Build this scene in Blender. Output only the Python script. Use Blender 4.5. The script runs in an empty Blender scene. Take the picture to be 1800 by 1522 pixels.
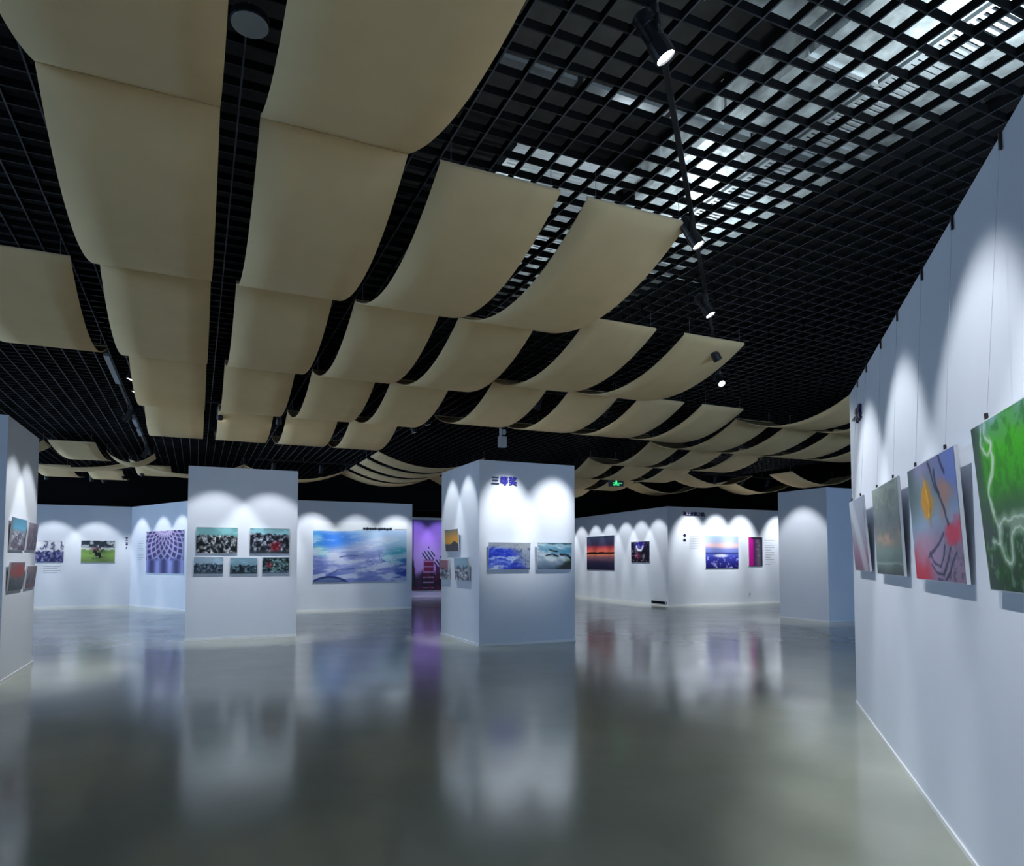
import bpy, math, random
import numpy as np
from mathutils import Vector, Matrix
random.seed(4)

# ------------------------------------------------------------------ camera, world, exposure
scene = bpy.context.scene
COL = scene.collection
F_PX, PITCH, SHIFT_PX = 1220.0, 2.8, 164.3
cam_data = bpy.data.cameras.new('camera')
cam_data.sensor_fit = 'HORIZONTAL'
cam_data.sensor_width = 36.0
cam_data.lens = 36.0 * F_PX / 1800.0
cam_data.shift_y = SHIFT_PX / 1800.0
cam_data.clip_start = 0.05
cam_data.clip_end = 200
cam = bpy.data.objects.new('camera', cam_data)
cam.location = (0, 0, 1.6)
cam.rotation_euler = (math.radians(90 + PITCH), 0, 0)
COL.objects.link(cam)
scene.camera = cam

SKY = (0.46, 0.66, 1.0)
SKY_STRENGTH = 5.9
world = bpy.data.worlds.new('world')
scene.world = world
world.use_nodes = True
bg = world.node_tree.nodes['Background']
bg.inputs[0].default_value = (*SKY, 1)
bg.inputs[1].default_value = SKY_STRENGTH
scene.view_settings.view_transform = 'Standard'
scene.view_settings.look = 'None'
scene.view_settings.exposure = 0.38
scene.view_settings.gamma = 1.0
scene.view_settings.use_curve_mapping = False
SPOT_W = 150.0
SPOT_COL = (0.95, 0.98, 1.0)

# ------------------------------------------------------------------ plan axes: r = rows of the ceiling grid, c = columns
TH = math.atan(555.0 / F_PX)
RA = Vector((math.cos(TH), math.sin(TH), 0))
CA = Vector((-math.sin(TH), math.cos(TH), 0))
def W(r, c, z=0.0):
    p = RA * r + CA * c
    return Vector((p.x, p.y, z))
WALL_H = 3.5
GRID_Z = 4.6

# ------------------------------------------------------------------ material helpers
def mat(name, color, rough=0.6, metal=0.0, noise=0.0, nscale=8.0, bump=0.0, bscale=40.0, emit=None, estr=0.0, spec=0.5):
    m = bpy.data.materials.new(name)
    m.use_nodes = True
    nt = m.node_tree
    b = nt.nodes['Principled BSDF']
    b.inputs['Base Color'].default_value = (*color, 1)
    b.inputs['Roughness'].default_value = rough
    b.inputs['Metallic'].default_value = metal
    b.inputs['Specular IOR Level'].default_value = spec
    tc = nt.nodes.new('ShaderNodeTexCoord')
    if noise > 0:
        n = nt.nodes.new('ShaderNodeTexNoise')
        n.inputs['Scale'].default_value = nscale
        n.inputs['Detail'].default_value = 5
        r = nt.nodes.new('ShaderNodeValToRGB')
        lo = [c * (1 - noise) for c in color]
        hi = [min(1, c * (1 + noise)) for c in color]
        r.color_ramp.elements[0].position = 0.3
        r.color_ramp.elements[1].position = 0.7
        r.color_ramp.elements[0].color = (*lo, 1)
        r.color_ramp.elements[1].color = (*hi, 1)
        nt.links.new(tc.outputs['Object'], n.inputs['Vector'])
        nt.links.new(n.outputs['Fac'], r.inputs['Fac'])
        nt.links.new(r.outputs['Color'], b.inputs['Base Color'])
    if bump > 0:
        n2 = nt.nodes.new('ShaderNodeTexNoise')
        n2.inputs['Scale'].default_value = bscale
        n2.inputs['Detail'].default_value = 3
        bp = nt.nodes.new('ShaderNodeBump')
        bp.inputs['Strength'].default_value = bump
        bp.inputs['Distance'].default_value = 0.02
        nt.links.new(tc.outputs['Object'], n2.inputs['Vector'])
        nt.links.new(n2.outputs['Fac'], bp.inputs['Height'])
        nt.links.new(bp.outputs['Normal'], b.inputs['Normal'])
    if emit:
        b.inputs['Emission Color'].default_value = (*emit, 1)
        b.inputs['Emission Strength'].default_value = estr
    return m

M = {}
M['wall'] = mat('wall_paint', (0.70, 0.745, 0.83), 0.75, noise=0.02, nscale=1.5)
M['skirt'] = mat('skirting_white', (0.82, 0.84, 0.86), 0.5, noise=0.02)
M['black'] = mat('black_paint', (0.006, 0.006, 0.007), 0.8, noise=0.2, spec=0.1)
M['slat'] = mat('black_slat', (0.0045, 0.0045, 0.005), 0.75, noise=0.2, spec=0.1)
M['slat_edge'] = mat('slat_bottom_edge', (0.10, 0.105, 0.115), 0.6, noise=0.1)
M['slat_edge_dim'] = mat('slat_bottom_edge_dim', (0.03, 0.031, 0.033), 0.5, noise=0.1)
M['sail'] = mat('tan_fabric', (0.86, 0.62, 0.325), 0.9, noise=0.03, nscale=3, bump=0.05, bscale=300, spec=0.1)
M['rod'] = mat('rod_tan', (0.70, 0.52, 0.30), 0.5, noise=0.05)
M['wire'] = mat('steel_wire', (0.25, 0.27, 0.3), 0.4, 0.6, noise=0.1)
M['hang'] = mat('hanging_wire_steel', (0.45, 0.48, 0.52), 0.4, 0.2, noise=0.1)
M['spot'] = mat('spot_black', (0.012, 0.012, 0.014), 0.4, noise=0.2)
M['lens'] = mat('spot_lens', (0.9, 0.95, 1), 0.3, noise=0.02, emit=(0.9, 0.96, 1.0), estr=14.0)
M['foil'] = mat('duct_foil', (0.58, 0.65, 0.67), 0.45, 0.3, noise=0.5, nscale=4.5, bump=1.0, bscale=7)
M['tray'] = mat('galvanised_tray', (0.60, 0.66, 0.69), 0.4, 0.3, noise=0.1)
M['board'] = mat('print_board_edge', (0.74, 0.76, 0.80), 0.6, noise=0.03)
M['navy'] = mat('navy_letter', (0.012, 0.015, 0.09), 0.5, noise=0.1)
M['blue'] = mat('blue_letter', (0.035, 0.03, 0.42), 0.5, noise=0.1)
M['grey'] = mat('grey_plastic', (0.36, 0.38, 0.40), 0.5, noise=0.05)
M['white'] = mat('white_plastic', (0.75, 0.77, 0.80), 0.5, noise=0.03)
M['disc'] = mat('downlight_diffuser', (0.85, 0.85, 0.80), 0.6, noise=0.05)
M['concrete'] = mat('slab_concrete', (0.02, 0.02, 0.02), 0.9, noise=0.3)
M['exit_green'] = mat('exit_green', (0.02, 0.5, 0.12), 0.5, noise=0.05, emit=(0.05, 0.9, 0.25), estr=1.1)
M['steel'] = mat('added_window_steel', (0.05, 0.05, 0.055), 0.4, 0.3, noise=0.1)

def floor_material():
    m = bpy.data.materials.new('polished_floor')
    m.use_nodes = True
    nt = m.node_tree
    b = nt.nodes['Principled BSDF']
    tc = nt.nodes.new('ShaderNodeTexCoord')
    n = nt.nodes.new('ShaderNodeTexNoise')
    n.inputs['Scale'].default_value = 0.45
    n.inputs['Detail'].default_value = 6
    n.inputs['Roughness'].default_value = 0.6
    r = nt.nodes.new('ShaderNodeValToRGB')
    r.color_ramp.elements[0].position = 0.32
    r.color_ramp.elements[1].position = 0.68
    r.color_ramp.elements[0].color = (0.325, 0.345, 0.285, 1)
    r.color_ramp.elements[1].color = (0.405, 0.43, 0.365, 1)
    nt.links.new(tc.outputs['Object'], n.inputs['Vector'])
    nt.links.new(n.outputs['Fac'], r.inputs['Fac'])
    nt.links.new(r.outputs['Color'], b.inputs['Base Color'])
    n2 = nt.nodes.new('ShaderNodeTexNoise')
    n2.inputs['Scale'].default_value = 1.1
    n2.inputs['Detail'].default_value = 4
    mr = nt.nodes.new('ShaderNodeMapRange')
    mr.inputs['To Min'].default_value = 0.09
    mr.inputs['To Max'].default_value = 0.22
    nt.links.new(tc.outputs['Object'], n2.inputs['Vector'])
    nt.links.new(n2.outputs['Fac'], mr.inputs['Value'])
    nt.links.new(mr.outputs['Result'], b.inputs['Roughness'])
    b.inputs['Specular IOR Level'].default_value = 0.62
    return m
M['floor'] = floor_material()

def glass_material():
    m = bpy.data.materials.new('clear_glass')
    m.use_nodes = True
    nt = m.node_tree
    nt.nodes.clear()
    o = nt.nodes.new('ShaderNodeOutputMaterial')
    t = nt.nodes.new('ShaderNodeBsdfTransparent')
    t.inputs[0].default_value = (0.93, 0.96, 0.97, 1)
    g = nt.nodes.new('ShaderNodeBsdfGlossy')
    g.inputs['Roughness'].default_value = 0.02
    fr = nt.nodes.new('ShaderNodeFresnel')
    mx = nt.nodes.new('ShaderNodeMixShader')
    nt.links.new(fr.outputs[0], mx.inputs[0])
    nt.links.new(t.outputs[0], mx.inputs[1])
    nt.links.new(g.outputs[0], mx.inputs[2])
    nt.links.new(mx.outputs[0], o.inputs[0])
    return m
M['glass'] = glass_material()

def print_material():
    m = bpy.data.materials.new('photo_print')
    m.use_nodes = True
    nt = m.node_tree
    b = nt.nodes['Principled BSDF']
    a = nt.nodes.new('ShaderNodeAttribute')
    a.attribute_name = 'ink'
    n = nt.nodes.new('ShaderNodeTexNoise')
    n.inputs['Scale'].default_value = 60
    mx = nt.nodes.new('ShaderNodeMixRGB')
    mx.blend_type = 'MULTIPLY'
    mx.inputs[0].default_value = 0.12
    nt.links.new(a.outputs['Color'], mx.inputs[1])
    nt.links.new(n.outputs['Color'], mx.inputs[2])
    nt.links.new(mx.outputs[0], b.inputs['Base Color'])
    b.inputs['Roughness'].default_value = 0.45
    b.inputs['Specular IOR Level'].default_value = 0.3
    return m
M['print'] = print_material()

# ------------------------------------------------------------------ mesh helpers
def link(name, me, parent=None, m=None):
    o = bpy.data.objects.new(name, me)
    COL.objects.link(o)
    if m is not None:
        me.materials.append(m)
    if parent is not None:
        o.parent = parent
    return o
def mesh(name, v, f, parent=None, m=None, smooth=False):
    me = bpy.data.meshes.new(name)
    me.from_pydata([tuple(p) for p in v], [], f)
    me.update()
    if smooth:
        me.polygons.foreach_set('use_smooth', [True] * len(me.polygons))
    return link(name, me, parent, m)
BOXF = [(0, 3, 2, 1), (4, 5, 6, 7), (0, 1, 5, 4), (1, 2, 6, 5), (2, 3, 7, 6), (3, 0, 4, 7)]
def boxv(x0, x1, y0, y1, z0, z1):
    return [(x0, y0, z0), (x1, y0, z0), (x1, y1, z0), (x0, y1, z0), (x0, y0, z1), (x1, y0, z1), (x1, y1, z1), (x0, y1, z1)]
def box(name, x0, x1, y0, y1, z0, z1, m, parent=None):
    return mesh(name, boxv(x0, x1, y0, y1, z0, z1), BOXF, parent, m)
def prism(name, pts, z0, z1, m, parent=None):
    n = len(pts)
    v = [(p[0], p[1], z0) for p in pts] + [(p[0], p[1], z1) for p in pts]
    f = [tuple(reversed(range(n))), tuple(range(n, 2 * n))] + [(i, (i + 1) % n, n + (i + 1) % n, n + i) for i in range(n)]
    return mesh(name, v, f, parent, m)
def lathe(prof, n=20, axis='Z', cap=True):
    """profile [(radius, height)] -> verts, faces around local Z"""
    v, f = [], []
    for (r, h) in prof:
        for i in range(n):
            a = 2 * math.pi * i / n
            v.append((r * math.cos(a), r * math.sin(a), h))
    for k in range(len(prof) - 1):
        for i in range(n):
            j = (i + 1) % n
            f.append((k * n + i, k * n + j, (k + 1) * n + j, (k + 1) * n + i))
    if cap:
        f.append(tuple(reversed(range(n))))
        f.append(tuple(range((len(prof) - 1) * n, len(prof) * n)))
    return v, f
def tube(name, a, b, rad, m, parent=None, n=6):
    a, b = Vector(a), Vector(b)
    q = (b - a).to_track_quat('Z', 'Y').to_matrix()
    v = []
    for p in (a, b):
        for i in range(n):
            t = 2 * math.pi * i / n
            v.append(p + q @ Vector((rad * math.cos(t), rad * math.sin(t), 0)))
    f = [(i, (i + 1) % n, n + (i + 1) % n, n + i) for i in range(n)] + [tuple(reversed(range(n))), tuple(range(n, 2 * n))]
    return mesh(name, v, f, parent, m)
def tag(o, label=None, cat=None, group=None, kind=None):
    if label: o['label'] = label
    if cat: o['category'] = cat
    if group: o['group'] = group
    if kind: o['kind'] = kind
    return o
def empty(name, loc=(0, 0, 0), rz=0.0):
    o = bpy.data.objects.new(name, None)
    o.empty_display_size = 0.1
    COL.objects.link(o)
    o.location = loc
    o.rotation_euler = (0, 0, rz)
    return o

# ------------------------------------------------------------------ the hall shell
R0, R1, C0, C1 = -14.0, 24.0, -7.0, 34.0
SLAB = 6.2
fl = prism('floor', [W(R0, C0), W(R1, C0), W(R1, C1), W(R0, C1)], -0.2, 0.0, M['floor'])
tag(fl, 'grey-green polished concrete floor of the hall', kind='structure')
ceil = prism('ceiling', [W(R0, C0), W(R1, C0), W(R1, C1), W(R0, C1)], SLAB, SLAB + 0.2, M['concrete'])
tag(ceil, 'black open grid ceiling under a dark slab', kind='structure')
def rcbox(name, r0, r1, c0, c1, z0, z1, m, parent=None):
    return prism(name, [W(r0, c0), W(r1, c0), W(r1, c1), W(r0, c1)], z0, z1, m, parent)
tag(rcbox('wall_far', R0, R1, C1, C1 + 0.2, 0, SLAB, M['black']), kind='structure', label='black outer wall at the far end of the hall')
tag(rcbox('wall_outer_right', R1, R1 + 0.2, C0, C1, 0, SLAB, M['black']), kind='structure', label='black outer wall along the right of the hall')
# black bulkheads above the white exhibition walls
tag(rcbox('wall_bulkhead', -8.0, 0.2, 28.3, 28.5, 3.5, SLAB, M['black']), kind='structure', label='black bulkhead above the white wall in the left corner')
tag(rcbox('wall_upper', 0.2, 17.5, 26.9, 27.1, 3.62, SLAB, M['black']), kind='structure', label='black bulkhead across the hall above the far walls')

# invented glazing out of view, behind and left, added to let in ambient daylight
def glazing(name, a, b, nb, label, zt=4.4):
    """added steel framed glazing from plan point a to plan point b (r, c)"""
    def bar(nm, t0, t1, z0, z1, m, th, parent):
        p0, p1 = W(*a).lerp(W(*b), t0), W(*a).lerp(W(*b), t1)
        d = (p1 - p0).normalized(); nn = Vector((d.y, -d.x, 0)) * th
        return prism(nm, [p0 + nn, p1 + nn, p1 - nn, p0 - nn], z0, z1, m, parent)
    w_ = bar(name, 0, 1, 0, 0.12, M['steel'], 0.06, None)
    tag(w_, label, kind='structure')
    bar('added_window_frame', 0, 1, zt, SLAB, M['steel'], 0.06, w_)
    L = (W(*a) - W(*b)).length
    k = 0.04 / L
    for i in range(nb + 1):
        t = i / nb
        bar('mullion', max(0, t - k), min(1, t + k), 0.12, zt, M['steel'], 0.06, w_)
        if i < nb:
            bar('pane', t + k, (i + 1) / nb - k, 0.12, zt, M['glass'], 0.008, w_)
glazing('added_window_1', (R0, C0), (R1, C0), 12, 'added steel framed glazing behind the viewer, letting in fill daylight', 2.6)
glazing('added_window_2', (R0, 6.0), (R0, C1), 9, 'added steel framed glazing along the left, letting in fill daylight', 3.4)
tag(rcbox('wall_left', R0 - 0.1, R0 + 0.1, C0 + 0.1, 5.96, 0, SLAB, M['black']), kind='structure', label='black outer wall along the left of the hall')

# grid slats, each a child of the ceiling
def slat_mesh(name, L, edge):
    me = bpy.data.meshes.new(name)
    t, hh = 0.006, 0.055
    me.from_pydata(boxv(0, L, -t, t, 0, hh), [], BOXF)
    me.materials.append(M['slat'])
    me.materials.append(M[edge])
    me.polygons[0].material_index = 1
    me.update()
    return me
GR0, GR1, GC0, GC1, GS = -8.0, 17.4, 0.6, 27.0, 0.2
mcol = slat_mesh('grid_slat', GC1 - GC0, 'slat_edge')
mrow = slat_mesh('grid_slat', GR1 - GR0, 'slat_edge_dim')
n = int(round((GR1 - GR0) / GS))
for i in range(n + 1):
    o = bpy.data.objects.new('grid_slat', mcol)
    COL.objects.link(o)
    o.parent = ceil
    o.location = W(GR0 + i * GS, GC0, GRID_Z)
    o.rotation_euler = (0, 0, TH + math.pi / 2)
n = int(round((GC1 - GC0) / GS))
for i in range(n + 1):
    o = bpy.data.objects.new('grid_slat', mrow)
    COL.objects.link(o)
    o.parent = ceil
    o.location = W(GR0, GC0 + i * GS, GRID_Z + 0.002)
    o.rotation_euler = (0, 0, TH)

# ------------------------------------------------------------------ white exhibition walls and pillars
class Surf:
    def __init__(s, a, b):
        s.a = Vector((a[0], a[1], 0)); b = Vector((b[0], b[1], 0))
        s.L = (b - s.a).length
        s.T = (b - s.a).normalized()
        s.N = Vector((s.T.y, -s.T.x, 0))
        s.rz = math.atan2(s.T.y, s.T.x)
    def p(s, u, z=0.0, o=0.0):
        q = s.a + s.T * u + s.N * o
        return Vector((q.x, q.y, z))
D = Vector((0.328, 0.945, 0)).normalized()
E0 = Vector((3.88, 7.9, 0))
SF = {'P1R': Surf(W(4.83, 12.1), W(6.88, 12.1)), 'P1L': Surf(W(4.83, 14.3), W(4.83, 12.1)),
      'P2': Surf(W(-.17, 15.3), W(1.95, 15.3)), 'L': Surf(W(-2.27, 10.92), W(-2.27, 12.88)), 'LF': Surf(W(-4.3, 10.92), W(-2.27, 10.92)),
      'W3': Surf(W(1.5, 22.65), W(6.61, 22.65)), 'B1': Surf(W(-7.5, 28), W(-2.1, 28)), 'B2': Surf(W(-2.1, 28), W(.1, 23.65)),
      'W4': Surf(W(8, 29.5), W(11, 29.5)), 'W5': Surf(W(15.6, 28.5), W(15.06, 19.9)), 'W6': Surf(W(15.06, 19.9), W(20.6, 19.9)),
      'W7': Surf(W(14.85, 14.6), W(14.85, 12.95)), 'W8': Surf(W(14.85, 12.95), W(17.0, 12.95)),
      'R': Surf(E0, E0 - D * 14.0)}
SF['B1u'] = Surf(W(-7.0, 28), W(-2.1, 28))

def wall(name, pts, label):
    o = prism(name, pts, 0, WALL_H, M['wall'])
    return tag(o, label, kind='structure')
def skirt(name, s, u0, u1, label, h=0.05):
    """low white skirting standing a few millimetres proud of a wall"""
    v = [s.p(u0, 0, 0), s.p(u1, 0, 0), s.p(u1, 0, 0.012), s.p(u0, 0, 0.012)]
    o = prism(name, [(q.x, q.y) for q in reversed(v)], 0.0, h, M['skirt'])
    return tag(o, label, kind='structure')
def wall_from(name, s, u0, u1, label, th=0.2):
    q = [s.p(u0), s.p(u1), s.p(u1, 0, -th), s.p(u0, 0, -th)]
    return wall(name, [(p.x, p.y) for p in q], label)
wall_from('wall_right', SF['R'], 0, 14, 'long white exhibition wall hung with colourful abstract prints', 0.3)
skirt('baseboard_right', SF['R'], 0, 14, 'white skirting along the long right wall', 0.028)
wall_from('wall_back', SF['W3'], 0, SF['W3'].L, 'white partition carrying the large beach print')
skirt('baseboard_back', SF['W3'], 0, SF['W3'].L, 'white skirting below the large beach print')
wall_from('wall_corner_left', SF['B1'], 0, SF['B1'].L, 'white wall in the far left corner')
skirt('baseboard_corner_left', SF['B1'], 0, SF['B1'].L, 'white skirting in the far left corner')
wall_from('wall_corner_angled', SF['B2'], 0, SF['B2'].L, 'angled white wall carrying the lattice dome print')
skirt('baseboard_corner_angled', SF['B2'], 0, SF['B2'].L, 'white skirting below the lattice dome print')
wall_from('wall_mural', SF['W4'], 0, SF['W4'].L, 'white wall carrying the tall purple tower print')
skirt('baseboard_mural', SF['W4'], 0, SF['W4'].L, 'white skirting below the tall purple print')
wall_from('wall_side_right', SF['W5'], 0, SF['W5'].L, 'white wall carrying the red sunset print')
skirt('baseboard_side_right', SF['W5'], 0, SF['W5'].L, 'white skirting below the red sunset print')
wall_from('wall_back_right', SF['W6'], 0.0, SF['W6'].L, 'white wall with a printed title and a lavender print')
skirt('baseboard_back_right', SF['W6'], 0, SF['W6'].L, 'white skirting below the lavender print')

def pillar(r0, r1, c0, c1, label):
    e = empty('display_pillar', W((r0 + r1) / 2, (c0 + c1) / 2), TH)
    a, b = (r1 - r0) / 2, (c1 - c0) / 2
    box('body', -a, a, -b, b, 0, WALL_H, M['wall'], e)
    t = 0.012
    for (x0, x1, y0, y1) in ((-a - t, a + t, -b - t, -b), (-a - t, a + t, b, b + t), (-a - t, -a, -b, b), (a, a + t, -b, b)):
        box('skirting', x0, x1, y0, y1, 0, 0.05, M['skirt'], e)
    tag(e, label, 'pillar')
    return e
pillar(4.83, 6.88, 12.1, 14.3, 'white square display pillar with blue lettering and a blue abstract print')
pillar(-.17, 1.95, 15.3, 17.4, 'white square display pillar with five small prints in two rows')
pillar(-4.3, -2.27, 10.92, 12.88, 'white display pillar with four prints on its side face')
pillar(14.85, 17.0, 12.95, 14.6, 'bare white display pillar without any prints')

# ------------------------------------------------------------------ tan ceiling sails
SAIL_Z = 4.40
def sail(r0, c0, along, length, width, sag, label, group, z=SAIL_Z):
    """a strip of fabric hung between two rods; along = 'c' or 'r' is its long direction"""
    if along == 'c':
        e = empty('ceiling_sail', W(r0, c0, z), TH)
        fx = lambda s, t: (s, t)
    else:
        e = empty('ceiling_sail', W(r0, c0, z), TH)
        fx = lambda s, t: (t, s)
    nt, ns = 24, 4
    top, g = [], 0.004
    for i in range(nt + 1):
        t = i / nt
        zz = -4 * sag * t * (1 - t)
        for j in range(ns + 1):
            s = width * j / ns
            x, y = fx(s, g + (length - 2 * g) * t)
            top.append((x, y, zz))
    n0 = len(top)
    v = [(x, y, z_ + 0.006) for (x, y, z_) in top] + [(x, y, z_ - 0.006) for (x, y, z_) in top]
    f = []
    m = ns + 1
    for i in range(nt):
        for j in range(ns):
            a, b, c, d = i * m + j, i * m + j + 1, (i + 1) * m + j + 1, (i + 1) * m + j
            f.append((a, b, c, d)); f.append((n0 + d, n0 + c, n0 + b, n0 + a))
        for j, fl_ in ((0, False), (ns, True)):
            a, d = i * m + j, (i + 1) * m + j
            q = (a, d, n0 + d, n0 + a)
            f.append(tuple(reversed(q)) if fl_ else q)
    for j in range(ns):
        f.append((j, n0 + j, n0 + j + 1, j + 1))
        k = nt * m
        f.append((k + j, k + j + 1, n0 + k + j + 1, n0 + k + j))
    fb = mesh('fabric', v, f, e, M['sail'])
    me = fb.data
    me.polygons.foreach_set('use_smooth', [len(p.vertices) == 4 and abs(p.normal.z) > 0.3 for p in me.polygons])
    for t in (g + 0.008, length - g - 0.008):
        x0, y0 = fx(0, t); x1, y1 = fx(width, t)
        tube('support_rod', (x0, y0, 0.014), (x1, y1, 0.014), 0.007, M['rod'], e)
        for s in (0.08, width - 0.08):
            x, y = fx(s, t)
            tube('hanger_wire', (x, y, 0.01), (x, y, GRID_Z - z + 0.03), 0.003, M['wire'], e, 4)
    tag(e, label, 'ceiling sail', group)
    return e
SW, SG = 0.96, 0.35
ORD = ['first', 'second', 'third', 'fourth', 'fifth', 'sixth', 'seventh', 'eighth']
G1 = 'main array of tan sails'
rows = [(1.55, 4.53, (0, 1)), (4.53, 7.42, (0, 1, 2, 3)), (7.42, 10.45, (0, 1, 2, 3)), (10.45, 13.5, (0, 1, 2, 3)), (13.5, 16.45, (0, 1, 2, 3))]
for i, (c0, c1, ks) in enumerate(rows):
    for k in ks:
        sail(-0.88 + 1.195 * k, c0, 'c', c1 - c0, SW, SG, 'tan sail, %s row from the round disc lamp, %s column from the lone sail' % (ORD[i], ORD[k]), G1)
sail(-0.88 - 1.195, 7.42, 'c', 3.0, SW, SG, 'lone tan fabric sail projecting beside the big array, over the pillar with four prints', 'side sail')
G2 = 'wide-gap tan sails'
G2L = 'wide-gap tan sail beside the long spotlight track, %s row, %s column from the big array'
for k in (0, 1):
    sail(4.07 + 1.385 * k, 6.82, 'c', 3.0, SW, SG, G2L % ('near', ORD[k]), G2)
for k in range(4):
    sail(4.17 + 1.36 * k, 9.85, 'c', 2.95, SW, SG, G2L % ('farther', ORD[k]), G2)
G3 = 'far right tan sails'
G3L = 'far-array tan sail before the bare pillar, %s row past the long wall, %s column'
for i, (c0, ks) in enumerate(((7.75, (0, 1, 2)), (10.6, (0, 1, 2, 3)), (13.45, (0, 1, 2)), (16.3, (0, 1, 2)), (19.15, (0, 1, 2)), (22.0, (0, 1, 2)), (24.85, (0, 1)))):
    for k in ks:
        if c0 == 24.85:
            sail(9.7 + 1.37 * k, c0, 'c', 1.95, SW, 0.22, G3L % (ORD[i], ORD[k]), G3)
        else:
            sail(9.7 + 1.37 * k, c0, 'c', 2.85, SW, SG, G3L % (ORD[i], ORD[k]), G3)
G4 = 'sideways tan sails over the beach print'
G4L = 'sideways tan sail before the beach print, %s span, %s strip from big array'
for i in range(4):
    sail(4.23, 17.6 + 1.37 * i, 'r', 2.97, SW, SG, G4L % ('middle', ORD[i]), G4)
for i in (2, 3):
    sail(7.2, 17.6 + 1.37 * i, 'r', 2.5, SW, SG, G4L % ('lettered pillar side', ORD[i]), G4)
for r, w_ in ((-1.75, 'lattice wall side'), (1.24, 'five-print pillar side')):
    sail(r, 17.6 + 1.37 * 3, 'r', 2.97, SW, SG, G4L % (w_, ORD[3]), G4)
G5 = 'crosswise tan sails behind the bare pillar'
G5L = 'tan fabric sail draped crosswise behind the bare white pillar, %s from the lavender print wall'
for i, (r, c, a) in enumerate(((14.3, 20.6, 'r'), (17.2, 19.0, 'r'), (14.0, 17.6, 'r'), (17.1, 16.2, 'r'))):
    sail(r, c, a, 2.8, SW, SG, G5L % ORD[i], G5)
G6 = 'loose cluster of tan sails'
for (r, c, a, L, sg, lab) in ((-3.2, 19.1, 'c', 3.3, 0.10, 'flat tan sail at the head of the loose cluster over the far left corner'),
                              (-4.7, 22.5, 'r', 2.9, 0.22, 'crosswise tan sail behind the flat one in the far left cluster'),
                              (-4.5, 19.2, 'r', 1.2, 0.22, 'short tan sail beside the flat one in the far left cluster'),
                              (-2.15, 20.4, 'r', 1.1, 0.26, 'short bowl-shaped tan sail by the long track in the far left cluster'),
                              (-1.7, 23.0, 'c', 2.6, 0.12, 'tan sail of the far left cluster over the angled lattice wall'),
                              (-4.4, 24.0, 'c', 3.0, 0.14, 'tan sail of the far left cluster over the audience print'),
                              (-3.1, 24.6, 'c', 2.6, 0.14, 'tan sail of the far left cluster over the green field print')):
    sail(r, c, a, L, SW, sg, lab, G6)

# ------------------------------------------------------------------ track lighting
def spot_head(pos, aim, power, size, blend, label, group, rail_z=4.5, col=None):
    """track spotlight: adapter, stem, yoke, cylindrical body with fins and lens, and its lamp"""
    pos, aim = Vector(pos), Vector(aim)
    e = empty('track_spotlight', pos)
    d = (aim - pos).normalized()
    q = d.to_track_quat('Z', 'Y').to_matrix().to_4x4()
    # adapter on the rail and stem
    v, f = lathe([(0.022, 0), (0.022, 0.05)], 10)
    off = rail_z - pos.z
    mesh('adapter', [(x, y, z + off - 0.055) for x, y, z in v], f, e, M['spot'])
    tube('stem', (0, 0, 0.07), (0, 0, off - 0.05), 0.009, M['spot'], e)
    # yoke: two side arms
    side = Vector((-d.y, d.x, 0)).normalized()
    yo = []
    for s in (-1, 1):
        a = side * (0.062 * s)
        yo.append((a + Vector((0, 0, -0.005)), a + Vector((0, 0, 0.08))))
    vv, ff = [], []
    def bar(a, b, w):
        a, b = Vector(a), Vector(b)
        qq = (b - a).to_track_quat('Z', 'Y').to_matrix()
        k = len(vv)
        for p in (a, b):
            for (sx, sy) in ((-1, -1), (1, -1), (1, 1), (-1, 1)):
                vv.append(p + qq @ Vector((sx * w, sy * w, 0)))
        ff.extend([(k, k + 3, k + 2, k + 1), (k + 4, k + 5, k + 6, k + 7)] + [(k + i, k + (i + 1) % 4, k + 4 + (i + 1) % 4, k + 4 + i) for i in range(4)])
    for a, b in yo:
        bar(a, b, 0.006)
    bar(yo[0][1], yo[1][1], 0.006)
    mesh('yoke', vv, ff, e, M['spot'])
    prof = [(0.045, -0.14), (0.056, -0.13), (0.056, -0.10), (0.050, -0.097), (0.050, -0.088), (0.056, -0.085), (0.056, -0.06), (0.052, -0.056), (0.052, 0.02), (0.057, 0.03), (0.057, 0.125), (0.051, 0.125), (0.049, 0.112)]
    v, f = lathe(prof, 20)
    b = mesh('body', [q @ Vector(p) for p in v], f, e, M['spot'], smooth=False)
    v, f = lathe([(0.047, 0.1125), (0.047, 0.1145)], 20)
    mesh('lens', [q @ Vector(p) for p in v], f, b, M['lens'])
    ld = bpy.data.lights.new('lamp', 'SPOT')
    ld.energy = power
    ld.color = col or SPOT_COL
    ld.spot_size = math.radians(size)
    ld.spot_blend = blend
    ld.shadow_soft_size = 0.035
    lo = bpy.data.objects.new('lamp', ld)
    COL.objects.link(lo)
    lo.parent = e
    lo.location = d * 0.15
    lo.rotation_euler = d.to_track_quat('-Z', 'Y').to_euler()
    tag(e, label, 'spotlight', group)
    return e
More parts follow.
